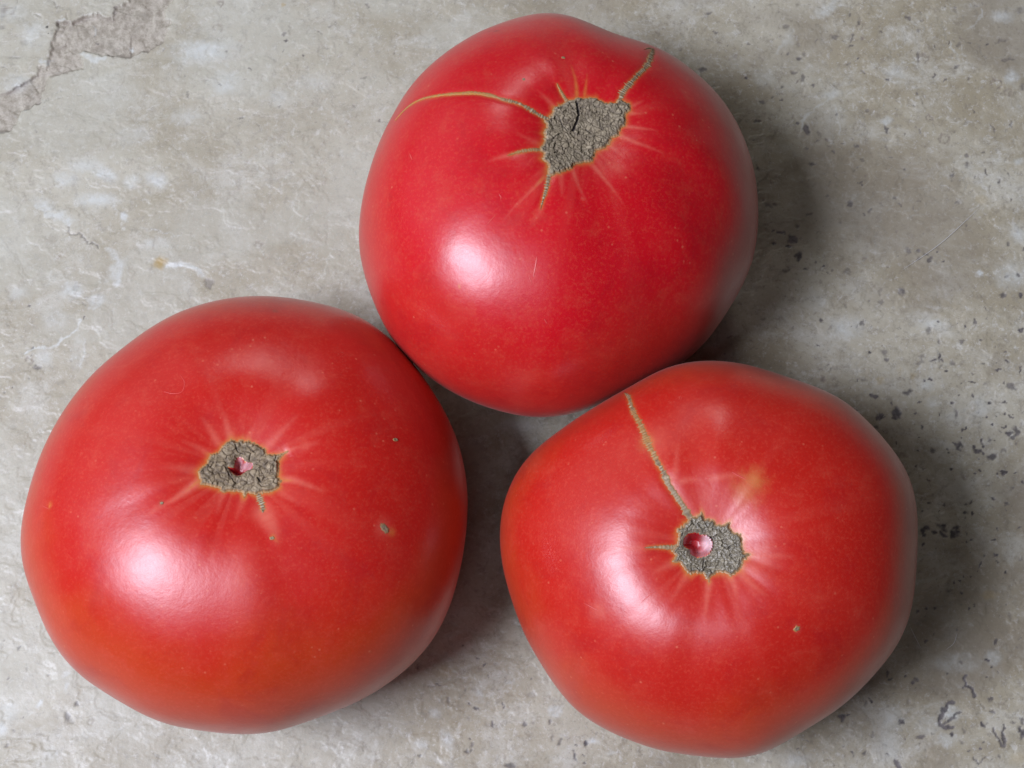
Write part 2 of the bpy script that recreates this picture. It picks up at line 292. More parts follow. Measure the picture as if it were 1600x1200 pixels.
def _d(ox, oy, s, L):
    return [(ox + a[0] * s, oy + a[1] * s, a[2] * s, a[3] * s, a[4] if len(a) > 4 else 0, a[5] if len(a) > 5 else .92) for a in L]
DARK = (_d(1360, 560, .15, [(35,405,40,22,10),(278,560,45,55),(255,620,20,25),(95,600,35,30),(150,620,20,8),(515,470,15,12),(235,465,12,18),(865,460,28,18),(1065,385,20,18),(1240,458,15,15),(1395,458,18,14),(1470,290,50,26,20,.7),(1390,250,12,10),(1320,135,35,12),(1375,130,12,8),(1560,130,15,15),(1565,95,12,12),(1430,30,14,14),(1325,40,12,10),(1065,245,30,10,40),(630,230,20,12,20),(575,228,14,8),(805,118,18,10),(925,382,10,8),(730,580,12,14),(540,715,18,12),(500,825,18,12),(955,750,16,24),(1000,735,20,14),(950,830,10,10),(930,910,28,50,-20,.85),(890,885,20,12),(1170,860,22,30),(1170,910,14,20),(1125,965,50,18,20),(1190,985,20,18,30),(1270,1025,45,33,0,.85),(1085,925,14,20),(1210,625,10,10),(1278,688,10,10),(1325,612,8,8),(1395,570,16,12),(1450,590,14,14),(1480,600,10,12),(1440,775,24,28),(1520,770,28,45,-30,.8),(1490,810,30,20,-20,.8),(1390,710,16,12),(1300,865,14,10),(1240,855,14,8),(1525,880,10,14),(850,1155,25,14),(485,1120,14,14),(490,980,14,10),(835,970,12,12),(1150,1155,16,10),(1390,1190,25,12),(1525,1190,20,12),(1390,970,20,16,0,.5),(1120,1050,12,8),(265,870,12,16),(455,560,14,10)])
 + _d(1160, 320, .275, [(320,290,16,28,15),(230,160,30,8,10),(285,195,30,22),(265,235,25,10),(315,120,14,14,0,.6),(180,215,12,10),(790,545,16,14,0,.5),(780,490,9,24,0,.3),(1070,310,13,18,20,.7),(1010,262,12,11,0,.7),(1110,262,5,5),(1140,322,5,5),(680,670,14,13,0,.7),(435,805,10,5),(725,842,8,5),(1480,510,18,13,-20,.8),(1580,520,14,16),(1590,715,11,14),(1510,220,12,16,0,.6),(1320,660,12,14,0,.8),(1120,870,9,20),(1080,885,14,5),(1140,885,5,10),(1355,768,6,5),(1270,692,6,6),(1230,675,5,5),(1455,945,20,6,0,.8),(1580,940,7,18,0,.8),(1505,885,7,8),(1300,1000,12,5,30),(1070,1000,12,4,20),(1120,670,8,7),(465,345,6,7),(825,350,8,7,0,.6),(1170,938,8,4),(1505,840,6,6)])
 + _d(1400, 720, .2, [(440,68,14,11),(247,155,12,9),(163,42,10,10),(665,70,12,8,30),(632,85,7,7),(793,97,11,9),(848,105,11,22,-20),(945,92,14,8),(995,165,8,14),(750,293,20,13),(862,333,9,18,15,.8),(858,380,8,6),(545,410,12,13),(595,415,9,10),(540,345,18,9,0,.7),(225,540,32,18,-35),(215,580,16,12),(292,565,26,15),(368,510,22,18),(368,575,28,16),(455,570,30,26),(485,520,28,14,-20),(490,560,18,22),(208,645,14,12),(205,393,12,8),(263,330,9,8),(800,547,9,9),(548,572,10,6),(550,630,8,9),(592,607,9,8),(575,702,5,8),(760,620,7,7),(780,738,15,13),(788,780,8,8),(862,867,11,7),(650,818,11,28,35),(628,862,6,6),(458,944,11,8),(512,942,13,8),(515,1020,15,15),(530,905,8,6),(590,893,8,4),(568,1150,14,8,40),(618,1135,9,12,20,.7),(240,1158,10,8),(165,1185,18,10),(975,515,10,5),(715,200,10,6,0,.6),(920,215,14,4,0,.6),(343,403,8,6)])
 + _d(1220, 1000, .2375, [(1580,600,16,38,-25),(770,815,15,30,-35,.9),(925,638,28,11,5,.8),(790,538,11,18,-15),(405,500,20,26,0,.9),(445,503,12,8),(590,395,9,14,-30),(555,415,10,16,0,.4),(715,262,10,10,0,.8),(825,243,11,8),(873,280,11,11),(1398,480,14,16,0,.75),(1325,560,9,16),(1200,590,13,17,20,.5),(1125,625,8,12),(1385,390,11,10,0,.8),(1362,142,11,10),(1380,180,7,8),(1350,240,11,5),(1100,210,8,8,0,.7),(555,745,14,14,0,.65),(822,650,6,9),(920,690,14,8,0,.4),(1235,725,7,5),(1335,680,12,12,0,.7),(1310,714,10,5),(948,8,14,9),(1410,10,6,16,0,.8),(1585,535,14,20,0,.7),(1530,540,9,7,0,.7),(415,685,7,7,0,.5),(1000,600,8,6,0,.5),(1430,765,10,12,0,.5),(845,415,12,12,0,.3)])
 + _d(1100, 0, .3125, [(415,135,13,13,0,.5),(212,390,12,12,0,.9),(495,392,16,18,0,.6),(450,362,14,9,30,.6),(515,645,14,24,-15,.85),(465,612,7,12,0,.8),(295,515,16,10,0,.7),(265,605,16,9,0,.7),(800,360,14,7,45,.6),(740,190,6,22,10,.6),(1580,55,14,18,0,.5),(1415,218,14,8,-30,.7),(1490,205,36,8,-15,.4),(1520,300,40,12,-15,.45),(1265,335,12,10,0,.6),(1065,470,6,10,0,.6),(1080,655,8,14,-15,.5),(915,645,9,24,-25,.75),(1445,640,7,30,-15,.6),(1310,775,8,12,0,.6),(1395,762,8,8,0,.6),(1410,855,7,15,-15,.7),(1240,870,8,14,10,.6),(1520,870,5,14,0,.6),(1360,885,5,8,0,.6),(385,495,10,6,0,.7),(1070,150,6,16,20,.5),(545,815,20,8,0,.7),(1220,212,6,12,0,.7),(1075,285,7,28,0,.6),(1320,395,6,10,0,.5),(1590,435,9,20,0,.6),(790,800,8,7,0,.4),(520,740,8,8,0,.6)])
 + _d(0, 0, .2, [(158,162,12,6,0,.4),(35,525,9,9,0,.4),(285,1020,9,8,0,.5),(1475,745,8,18,10,.45),(1275,390,9,14,0,.3),(1440,590,10,9,0,.3),(120,285,20,10,0,.25),(110,440,45,12,10,.25),(190,330,25,25,0,.2),(755,338,9,7,0,.6),(15,210,10,25,0,.4)])
 + _d(300, 0, .2, [(715,258,14,10,0,.55),(722,312,9,18,-30,.75),(722,400,7,20,0,.45),(865,427,8,10,0,.75),(1365,48,14,16,0,.5),(1390,80,22,6,20,.4),(258,402,14,7,0,.45),(448,545,7,12,0,.6),(408,607,20,5,0,.45),(393,912,14,10,0,.55),(362,915,9,7,0,.4),(515,978,24,5,20,.6),(294,852,8,7,0,.55),(685,825,14,9,0,.45),(1335,598,22,7,-25,.4),(1315,712,6,6,0,.9),(1270,830,22,5,35,.4),(1470,940,8,16,15,.5),(975,958,6,8,0,.5),(58,838,7,6,0,.5),(105,885,16,5,0,.3),(1580,425,12,11,0,.35),(985,240,32,6,30,.45),(1080,210,22,8,0,.4),(1050,370,30,6,0,.3),(1108,180,6,6,0,.5),(1215,820,7,7,0,.3),(210,658,22,6,25,.45),(115,632,35,4,10,.3)])
 + _d(0, 460, .15, [(290,115,20,18,0,.7),(872,225,14,16,0,.8),(330,565,15,17,0,.7),(390,765,40,20,10,.6),(305,875,9,11,0,.5),(55,1015,18,14,0,.6),(118,965,12,16,0,.7),(1040,378,9,9,0,.6),(865,95,30,6,15,.35),(345,630,10,7,0,.4),(745,685,14,14,0,.35)])
 + _d(0, 300, .2834, [(1150,500,30,26,30,.45),(1155,520,14,18,0,.5)])
 + _d(0, 960, .2, [(600,700,16,18,0,.6),(525,800,22,36,-30,.6),(555,840,26,26,0,.3),(165,262,16,9,-30,.55),(55,500,7,16,0,.6),(105,915,8,13,0,.5),(188,795,6,9,0,.6),(380,480,12,8,0,.4),(55,1025,18,6,0,.5),(215,415,12,12,0,.3),(1235,1110,26,16,30,.3),(1500,1128,4,8,0,.7),(285,105,7,5,0,.6),(25,195,9,9,0,.4)])
 + _d(640, 1000, .225, [(470,478,22,9,20,.85),(410,437,12,8,0,.7),(580,585,10,18,0,.8),(803,585,15,15,0,.75),(645,455,9,12,0,.8),(272,430,16,17,0,.5),(512,180,12,9,0,.8),(838,263,10,10,0,.8),(1228,718,16,20,0,.95),(1155,733,8,7),(1215,800,8,8),(1048,705,13,17,0,.6),(1150,810,10,35,-30,.8),(1220,862,18,8,20,.8),(395,775,24,15,0,.7),(430,735,10,20,30,.6),(65,808,14,11,0,.6),(700,880,28,18,0,.7),(418,680,12,8,20,.7),(970,562,16,7,0,.6),(553,262,8,14,0,.5),(390,355,8,7,0,.5),(460,118,8,6,0,.6),(150,320,30,7,0,.4),(200,305,12,7,0,.7),(55,180,8,14,0,.6),(375,42,7,7,0,.7),(845,385,45,22,0,.22)]))
def _s(ox, oy, s, L): return [(crop(ox, oy, s, a), w * s * 1.0, am) for a, w, am in L]
DARK_STROKES = (_s(1220, 1000, .2375, [([(1208,238),(1214,300),(1250,320),(1275,372)],10,.9),([(1135,412),(1085,440),(1055,500),(1055,560),(1120,568)],15,.9),([(1060,560),(1110,518),(1190,484)],8,.8),([(1400,590),(1430,640),(1472,692),(1465,560)],10,.85),([(1276,770),(1300,822)],9,.7),([(1300,815),(1350,768)],7,.6),([(1305,400),(1325,430),(1345,438)],6,.5),([(1570,570),(1590,640)],12,.7)])
 + _s(0, 300, .2834, [([(382,190),(392,230),(440,232),(480,268),(515,280),(540,316)],4.5,.55)])
 + _s(0, 0, .2, [([(105,700),(200,640),(290,575)],6,.35),([(150,868),(220,850),(300,795)],6,.35),([(0,1035),(80,1025)],6,.4),([(740,230),(735,280)],5,.4),([(905,60),(890,110)],6,.35),([(850,430),(950,455)],6,.3),([(455,180),(445,260)],10,.25),([(415,20),(430,60),(455,58)],9,.3),([(130,0),(120,60)],8,.3),([(35,40),(40,120)],9,.3),([(270,120),(330,125)],8,.2),([(525,120),(530,155)],6,.25),([(310,800),(430,760),(640,740)],4,.2),([(420,715),(500,715)],4,.25)]))  # strokes along the cleft edge paint its shadow; the others are marks
RINGS = [(1444, 91, 8, .7), (1556, 131, 9, .7), (1576, 144, 5, .6), (1451, 185, 5, .7), (1477, 217, 8, .7), (1345, 40, 5, .5), (343, 5, 4, .6), (342, 43, 8, .35), (47, 563, 6, .6), (1344, 199, 8, .4), (145, 1127, 5, .4), (13, 15, 7, .5), (404, 381, 5, .5), (1568, 1100, 5, .4)]
WHITE = (_d(0, 0, .35, [(900,230,120,50,0,.75),(1010,370,60,45,0,.6),(465,775,50,28,30,.9),(430,890,75,28,0,.75),(205,925,55,25,35,.7),(700,800,50,30,40,.7),(290,800,50,30,0,.5),(555,965,12,18,0,1),(590,810,30,30,0,.7),(830,520,60,40,0,.4),(600,600,60,40,0,.35),(70,370,50,40,0,.6),(380,740,60,30,0,.5),(280,970,45,25,20,.8),(1400,370,70,40,0,.35),(50,60,60,40,0,.4),(150,150,60,60,0,.5),(1250,440,40,30,0,.4)])
 + _d(0, 300, .2834, [(400,545,60,40,20,.8),(530,590,40,30,0,.8),(640,430,60,30,-60,.7),(300,700,60,50,0,.4),(100,560,50,40,0,.4),(240,920,40,50,0,.5),(430,890,30,70,0,.45),(860,280,60,30,0,.4)])
 + _d(640, 1000, .225, [(1010,490,36,30,-40,1),(260,690,35,60,-30,.75),(1275,705,35,20,0,.9),(180,500,35,30,0,.6),(60,730,50,30,0,.5),(490,370,20,45,-20,.45),(700,285,30,10,0,.5),(1400,780,40,14,0,.4),(1070,660,25,18,0,.6)])
 + _d(1360, 560, .15, [(590,280,70,50,0,.55),(850,620,80,50,0,.35),(650,470,60,60,0,.4),(1150,500,60,90,0,.4)])
 + _d(1160, 320, .275, [(600,700,90,60,0,.5),(1540,400,90,70,0,.6),(1080,680,60,30,0,.5),(1360,385,12,14,0,1),(130,740,60,25,0,.25),(1570,160,40,50,0,.6),(400,540,60,50,0,.3)])
 + _d(1100, 0, .3125, [(620,40,60,25,-30,.6),(1490,80,50,30,0,.6),(1540,390,30,40,0,.8),(910,605,30,20,0,.7),(420,200,25,50,20,.4),(1580,805,30,15,0,.6),(640,470,50,20,0,.5),(960,380,60,50,0,.35),(300,390,50,50,0,.3)])
 + _d(1220, 1000, .2375, [(1110,480,60,40,0,.8),(750,520,60,60,0,.35),(1150,150,120,50,0,.4),(1400,120,40,40,0,.5),(980,560,80,50,0,.4),(700,700,80,80,0,.3),(1100,650,80,40,0,.4),(120,780,90,50,0,.4)])
 + _d(0, 960, .2, [(310,700,25,22,0,.9),(60,770,60,60,0,.45),(510,465,25,14,-20,.6),(520,560,14,40,0,.6),(15,900,30,40,0,.6),(540,540,8,8,0,1),(400,1080,60,40,0,.3),(940,890,20,12,0,.5)])
 + [(812, 665, 30, 9, 0, .5), (735, 700, 20, 20, 0, .2)])
WHITE_STROKES = (_s(0, 300, .2834, [([(930,400),(1020,400),(1085,425),(1120,450)],14,.85),([(590,320),(640,360),(665,440),(640,505)],14,.7),([(440,700),(425,760),(340,810),(300,850),(200,860),(150,890)],7,.9),([(470,815),(460,900),(435,965)],6,.6),([(395,860),(400,930)],5,.5),([(200,70),(240,110),(330,140),(390,175)],12,.7),([(540,620),(500,640)],8,.6),([(780,200),(1000,240)],3,.5)])
 + _s(1100, 0, .3125, [([(640,480),(560,540),(500,600),(490,640)],6,.5),([(650,520),(670,600),(680,670)],4,.4),([(1050,310),(990,320),(960,370),(900,430)],4,.5),([(1230,210),(1270,300)],4,.5),([(440,150),(370,260)],7,.4),([(1390,50),(1370,110),(1300,150)],5,.4)])
 + _s(0, 0, .2, [([(640,410),(720,460),(800,460)],16,.6),([(720,200),(735,260)],6,.5),([(330,470),(380,480)],20,.9),([(450,165),(500,150)],12,.7)]))
EXTRA = [(249, 410, 10, 9, .9, 3), (442, 7, 4, 3, .5, 3), (73, 43, 2.6, 2.6, 1, 5), (75, 52, 1.3, 1.3, 1, 5), (206, 77, 3, 3, 1, 1),
 (1545, 930, 11, 5, .3, 3), (1590, 1185, 12, 9, .25, 3), (1535, 312, 11, 7, .2, 3), (1376, 594, 7, 6, .3, 3), (1428, 588, 5, 5, .3, 3), (1405, 580, 6, 6, .2, 3), (205, 1016, 0.1, 0.1, 0, 3), (692, 1050, 12, 8, .25, 3),
 (640, 1075, 40, 25, .0, 3)]
CLEFT = crop(0, 0, .2, [(1000,-60),(1000,0),(900,60),(870,150),(770,110),(650,130),(560,180),(450,170),(440,260),(400,330),(380,440),(380,500),(300,520),(290,570),(200,640),(110,700),(0,740),(-200,800),(-200,1050),(0,1030),(80,1020),(160,880),(300,800),(380,600),(500,570),(640,540),(640,400),(760,430),(850,440),(1000,450),(1200,380),(1310,290),(1330,180),(1280,100),(1350,0),(1370,-60)])
TILE_SCRATCH = [[(1530,325),(1470,380),(1410,422)], [(1422,980),(1432,1000),(1438,1012)][::-1], [(1495,990),(1490,1005),(1478,1015)]]


def catmull(P, step):
    P = [np.array(p, float) for p in P]; out = []
    Q = [2 * P[0] - P[1]] + P + [2 * P[-1] - P[-2]]
    for i in range(1, len(Q) - 2):
        a, b, c, d = Q[i-1], Q[i], Q[i+1], Q[i+2]; n = max(1, int(np.linalg.norm(c - b) / step))
        for k in range(n):
            t = k / n; out.append(.5 * ((2*b) + (-a+c)*t + (2*a-5*b+4*c-d)*t*t + (-a+3*b-3*c+d)*t**3))
    out.append(P[-1]); return np.array(out)

class Tomato:
    NPH = 420
    def __init__(s, key):
        f = FIT[key]; d = TOM[key]; s.key = key; s.d = d
        s.pos = np.array(f['pos']); R = axis_rot(*f['tilt']); s.R = np.array(R)
        s.root = bpy.data.objects.new('tomato', None); C.objects.link(s.root)
        s.root.matrix_world = Matrix.Translation(Vector(f['pos'])) @ R.to_4x4()
        s.root.empty_display_size = .02
        s.root['label'] = d['label']; s.root['category'] = 'tomato'; s.root['group'] = 'ripe tomatoes on the stone tile'
        t = np.linspace(0, 1, 120)
        th = np.concatenate([(math.pi / 2) * t**1.35, math.pi - (math.pi / 2) * (t[::-1][1:])**1.0])
        ph = np.linspace(0, 2 * math.pi, s.NPH, endpoint=False)
        TH, PH = np.meshgrid(th, ph, indexing='ij')
        E = np.array(f['E']) / 1000; N = len(E); Em = E.mean()
        # smooth periodic interpolation of the equator radii
        Fq = np.fft.rfft(E); Fp = np.zeros(s.NPH // 2 + 1, complex); Fp[:len(Fq)] = Fq; Ei = np.fft.irfft(Fp, s.NPH) * s.NPH / N
        sn = np.sin(TH); cs = np.cos(TH); sn = np.clip(sn, 0, 1)
        rr = (Em + (Ei[None] - Em) * sn**1.3) * sn**.86
        rr *= 1 + .006 * np.sin(TH)**2 * (fbm(3 * np.cos(PH) + 9 + TH, 3 * np.sin(PH) + 5 + TH, 3, key) - .5)
        up = cs > 0
        z = np.where(up, f['ht'] * np.abs(cs)**.92, -f['hb'] * np.abs(cs)**.92)
        z = z - .0035 * np.exp(-(sn / .22)**2) * up + .009 * np.exp(-(sn / .3)**2) * (~up)
        # shallow ribs running out from the blossom end
        rib = fbm(1.8 * np.cos(PH) + 30 + 4 * key, 1.8 * np.sin(PH) + 30, 2, 5) * 2 - 1
        rib2 = vnoise(PH / (2 * math.pi) * 0 + 7 * np.cos(PH) + 40, 7 * np.sin(PH) + 20 + key, 2) * 2 - 1
        z = z + up * (.0008 * rib * np.exp(-((sn - .5) / .22)**2) + .00006 * rib2 * np.exp(-((sn - .27) / .12)**2))
        V = np.stack([rr * np.cos(PH), rr * np.sin(PH), z], -1)
        # pit(s)
        s.nrow = len(th); V = V.reshape(-1, 3)
        s.F = s.faces(s.nrow, s.NPH)
        s.V = V; s.bvh = BVHTree.FromPolygons([tuple(v) for v in V.tolist()], s.F.tolist())
        s.up = TH.ravel() < 1.75
        s.sn = sn.ravel(); s.ph = PH.ravel(); s.cs = cs.ravel()
        s.build()
    @staticmethod
    def faces(nr, nc):
        i = np.arange(nr - 1)[:, None] * nc; j = np.arange(nc)[None]; k = (j + 1) % nc
        return np.stack([i + j, i + nc + j, i + nc + k, i + k], -1).reshape(-1, 4)
    def hit(s, px, py):
        r = (px - 800) / FPX * cam_x + (600 - py) / FPX * cam_y - cam_z; r /= np.linalg.norm(r)
        o = (CAM - s.pos) @ s.R; dl = r @ s.R
        h = s.bvh.ray_cast(Vector(o), Vector(dl))
        if h[0] is None:
            h = s.bvh.find_nearest(Vector(o + dl * (-(o @ dl))))
        return np.array(h[0]), np.array(h[1])
    def path(s, pts, step=.00015):
        P = np.array([s.hit(*p)[0] for p in pts]); P = catmull(P, step); out = []; nn = []
        for p in P:
            h = s.bvh.find_nearest(Vector(p)); out.append(h[0]); nn.append(h[1])
        return np.array(out), np.array(nn)
    def dist(s, idx, pts):
        """distance of the vertices to sampled path points and the path fraction of the nearest"""
        P = s.V[idx]; d = np.full(len(P), 1e9); t = np.zeros(len(P)); n = len(pts)
        for k in range(0, n, 200):
            dd = np.linalg.norm(P[:, None] - pts[None, k:k+200], axis=2); a = dd.argmin(1); m = dd[np.arange(len(P)), a]
            b = m < d; d[b] = m[b]; t[b] = (a[b] + k) / max(1, n - 1)
        return d, t
    def build(s):
        d = s.d; V = s.V; pig = np.zeros((len(V), 4)); pb = np.zeros((len(V), 3))
        near = np.where(s.up)[0]
        # scar outline in the local plane
        poly = np.array([s.hit(*p)[0][:2] for p in d['scar']])
        # jagged outline
        Q = []
        for i in range(len(poly)):
            a, b = poly[i], poly[(i + 1) % len(poly)]; n = max(2, int(np.linalg.norm(b - a) / .00025)); nr = np.array([b[1] - a[1], a[0] - b[0]]); nr /= np.linalg.norm(nr) + 1e-9
            for k in range(n): Q.append(a + (b - a) * k / n + nr * rng.normal(0, .00012) * (k > 0))
        s.poly = np.array(Q)
        dpol, inside = s.polydist(V[near][:, :2], s.poly)
        sd = np.where(inside, -dpol, dpol)
        ang = np.arctan2(V[near, 1], V[near, 0])
        wob = vnoise(ang * 9 + 50, ang * 0 + s.key, 1)
        halo = np.exp(-np.clip(sd, 0, 1)**1.2 / (.00042 * (.4 + 1.2 * wob))**1.2)
        pig[near, 0] = np.maximum(pig[near, 0], .85 * halo)
        # fine pale rays all round the scar
        r = np.clip(sd, 0, 1)
        ray = vnoise(ang * 7.5 + 80, r * 25, 3 + s.key) ; ray2 = vnoise(ang * 17 + 10, r * 40, 9 + s.key)
        ray = sstep(.62, .9, ray) * np.exp(-r / .011) + .5 * sstep(.66, .95, ray2) * np.exp(-r / .005)
        pig[near, 1] = np.clip(ray * .26 * sstep(0, .0015, r + .001), 0, 1)
        # named streaks
        for pts, wd, am, *kind in d['streaks']:
            P, _ = s.path(pts, .0003); dd, t = s.dist(near, P)
            ww = wd * (1 - .55 * t)
            a = am * np.exp(-(dd / ww)**2) * (1 - .75 * t**1.5) * (.75 + .5 * vnoise(t * 30, t * 0 + 3, 2))
            ch = 0 if kind and kind[0] == 'o' else 1
            pig[near, ch] = np.maximum(pig[near, ch], a)
        for (x, y, rad, am, ch) in d['patches']:
            P, _ = s.hit(x, y); q = V[near] - P; dd = np.linalg.norm(q, axis=1)
            rr = rad * (.6 + .8 * fbm(q[:, 0] * 900 + 40, q[:, 1] * 900 + 40, 3, 4))
            a = am * np.exp(-(dd / rr)**2.2)
            if ch < 4: pig[near, ch] = np.maximum(pig[near, ch], a)
            else: pb[near, ch - 4] = np.maximum(pb[near, ch - 4], a)
        # cracks lay an orange border on the skin and press a little groove into it
        for pts, w0, w1, style in d['cracks']:
            P, _ = s.path(pts, .0003); dd, t = s.dist(near, P)
            a = np.exp(-(dd / (.00028 + .0004 * (w0 + (w1 - w0) * t) / .0016))**2) * sstep(1.02, .9, t) * (.45 + .8 * vnoise(t * 25, t * 0 + 7, 3))
            pig[near, 0] = np.maximum(pig[near, 0], np.clip(a, 0, 1) * .85)
            V[near, 2] -= .00018 * np.exp(-(dd / .0012)**2) * sstep(1.0, .8, t)
        # sunk pit where the scar is open
        s.hole = None
        if 'hole' in d:
            hp = np.array([s.hit(*p)[0][:2] for p in d['hole']])
            hp = catmull([*hp, hp[0]], .0003)[:-1, :2] if len(hp) else hp
            s.hole = hp
            hd, hin = s.polydist(V[near][:, :2], hp); hs = np.where(hin, hd, 0)
            V[near, 2] -= d['hole_depth'] * sstep(0, d['hole_soft'], hs) + .0002 * hin
            pig[near, 0] *= np.where(hin, 0, 1)
            pb[near, 0] = np.maximum(pb[near, 0], hin * .85)
            for (x, y, rx, ry, am) in d['pulp']:
                c, _ = s.hit(x, y); q = V[near] - c
                a = am * np.exp(-((q[:, 0] / rx)**2 + (q[:, 1] / ry)**2)**1.6) * hin
                pig[near, 2] = np.maximum(pig[near, 2], a); V[near, 2] += (.0014 + .0012 * (vnoise(q[:, 0] * 1600 + 9, q[:, 1] * 1600 + 9, 2) - .5)) * a * (d['hole_depth'] / .003)
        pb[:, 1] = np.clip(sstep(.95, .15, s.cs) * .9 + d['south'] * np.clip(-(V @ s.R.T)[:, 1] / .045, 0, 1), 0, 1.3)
        me = mesh_from('skin', V, s.F, skin_material('tomato_skin', *d['skin']), True, dict(pigment=pig, pigment_b=pb))
        link('skin', me, s.root)
        s.bvh = BVHTree.FromPolygons([tuple(v) for v in V.tolist()], s.F.tolist())
        s.scar()
        for pts, w0, w1, style in d['cracks']: s.crack(pts, w0, w1, style)
        for sp in d['specks']: s.speck(*sp)
        for pts, w in d['scratches']: s.scratch(pts, w)
    @staticmethod
    def polydist(P, poly):
        a = poly; b = np.roll(poly, -1, 0); ab = b - a; L = (ab**2).sum(1) + 1e-18
        D = np.full(len(P), 1e9); ins = np.zeros(len(P), bool)
        lo = poly.min(0) - .02; hi = poly.max(0) + .02
        m = np.where(((P > lo) & (P < hi)).all(1))[0]
        for k in range(0, len(m), 3000):
            i = m[k:k+3000]; p = P[i][:, None]; t = np.clip(((p - a) * ab).sum(2) / L, 0, 1)
            D[i] = np.sqrt((((a + ab * t[..., None]) - p)**2).sum(2).min(1))
            c = ((a[:, 1] > p[..., 1]) != (b[:, 1] > p[..., 1])) & (p[..., 0] < (b[:, 0] - a[:, 0]) * (p[..., 1] - a[:, 1]) / (b[:, 1] - a[:, 1] + 1e-18) + a[:, 0])
            ins[i] = c.sum(1) % 2 == 1
        return np.where(D > 1, .02, D), ins
    def scar(s):
        d = s.d; g = .00010; lo = s.poly.min(0) - g; hi = s.poly.max(0) + g
        xs = np.arange(lo[0], hi[0], g); ys = np.arange(lo[1], hi[1], g); X, Y = np.meshgrid(xs, ys); P = np.stack([X.ravel(), Y.ravel()], 1)
        dist, ins = s.polydist(P, s.poly); edge = dist.copy()
        if s.hole is not None:
            hj = s.hole + rng.normal(0, .00008, s.hole.shape)
            hd, hin = s.polydist(P, hj); ins &= ~hin; edge = np.minimum(edge, hd * .8)
        keep = ins | (dist < g * .8) if s.hole is None else (ins | ((dist < g * .8) & ~hin))
        ny, nx = X.shape
        h1, j1, id1 = flakes(P[:, 0], P[:, 1], d['flake'], 3 + s.key); h2, j2, id2 = flakes(P[:, 0], P[:, 1], d['flake'] * .45, 8 + s.key)
        e = sstep(0, .0006, edge)
        h = .00008 + e * (.00042 + .00023 * (h1 - .3) + .00012 * (h2 - .3)) - .00014 * j1 * e
        h += .00045 * (fbm(P[:, 0] * 400, P[:, 1] * 400, 4, 6) - .4) * e
        black = np.zeros(len(P))
        for pts, wd, am in d['slits']:
            q = catmull([s.hit(*p)[0] for p in pts], .0001)[:, :2]
            dd = np.sqrt(((P[:, None] - q[None])**2).sum(2)).min(1) if len(P) * len(q) < 6e6 else np.concatenate([np.sqrt(((P[k:k+3000, None] - q[None])**2).sum(2)).min(1) for k in range(0, len(P), 3000)])
            dd = dd * (.7 + .9 * vnoise(P[:, 0] * 2500, P[:, 1] * 2500, 2))
            a = sstep(wd, wd * .35, dd) * am; black = np.maximum(black, a)
        h = h * (1 - black * .9)
        V = []; zz = s.bvh; idx = np.where(keep)[0]
        for i in idx:
            r = zz.ray_cast(Vector((P[i, 0], P[i, 1], .06)), Vector((0, 0, -1)))
            n = r[1] if r[1].z > 0 else -r[1]
            V.append(r[0] + Vector((n.x * .3, n.y * .3, 1)).normalized() * max(float(h[i]), .00004))
        mp = -np.ones(len(P), int); mp[idx] = np.arange(len(idx)); mp = mp.reshape(ny, nx)
        q = np.stack([mp[:-1, :-1], mp[:-1, 1:], mp[1:, 1:], mp[1:, :-1]], -1).reshape(-1, 4); q = q[(q >= 0).all(1)]
        ed = edge[idx]
        cols = np.stack([np.clip(.25 + .9 * (id2[idx] - .5) + .5 * (id1[idx] - .5), 0, 1) * .55, np.clip(.75 * j1[idx] + .45 * j2[idx], 0, 1) * sstep(0, .0004, ed), .55 * sstep(.0005, .0001, dist[idx]), black[idx]], 1)
        me = mesh_from('blossom_scar', [tuple(v) for v in V], q, CORK[d['cork']], True, dict(cork=cols))
        link('blossom_scar', me, s.root)
    def crack(s, pts, w0, w1, style):
        P, _ = s.path(pts, .00012); n = len(P)
        T = np.gradient(P, axis=0); T /= np.linalg.norm(T, axis=1)[:, None] + 1e-12
        K = 9; V = []; cols = []; L = np.arange(n) * .00012; per = .00080
        ph = 0; r = np.random.default_rng(n + s.key); nb = int(L[-1] / per) + 4
        bw = r.uniform(.65, 1.45, nb); bs = r.uniform(-.9, .9, nb); bl = r.uniform(.15, 1.0, nb); warp = np.interp(L, np.linspace(0, L[-1], nb), np.cumsum(r.uniform(.45, 1.6, nb)) * 1.0)
        for i in range(n):
            t = i / (n - 1); h = s.bvh.find_nearest(Vector(P[i])); nrm = h[1]; side = nrm.cross(Vector(T[i])).normalized()
            w = (w0 + (w1 - w0) * t) * .35 * (.7 + .6 * float(vnoise(np.array(L[i] * 450), np.array(2.2), s.key))) * min(1, (1 - t) / .08 + .15)
            x = warp[i]; b = min(int(x), nb - 1); f = x - b; bar = math.exp(-((f - .5) / .22)**2)
            st = style['stitch'](t)
            ww = w * (1 + st * (bar * (bw[b] - .35) - .25)) * r.uniform(.80, 1.2) * (.75 + .5 * float(vnoise(np.array(L[i] * 2200), np.array(9.1), s.key)))
            off = bs[b] * w * .35 * bar * st
            for k in range(K):
                u = k / (K - 1) * 2 - 1; pr = max(0, 1 - abs(u)**2.5)
                c = h[0] + side * (u * ww + off)
                hh = s.bvh.find_nearest(c); z = .00003 + pr * (style['h'] * (.35 + .65 * (bar * bl[b] * st + (1 - st) * .7)) + r.normal(0, .00002))
                V.append(hh[0] + hh[1] * (z if k not in (0, K - 1) else .00002))
                g = style['gold'](t) * (.45 + .8 * float(vnoise(np.array(L[i] * 1500), np.array(k * .6), 4)))
                cols.append((min(1, max(0, (bar * bl[b] * st + .25 * (1 - st)) * pr)), max(0, (1 - bar) * st * .75 * pr), max(g, .6 * (1 - pr)), 0))
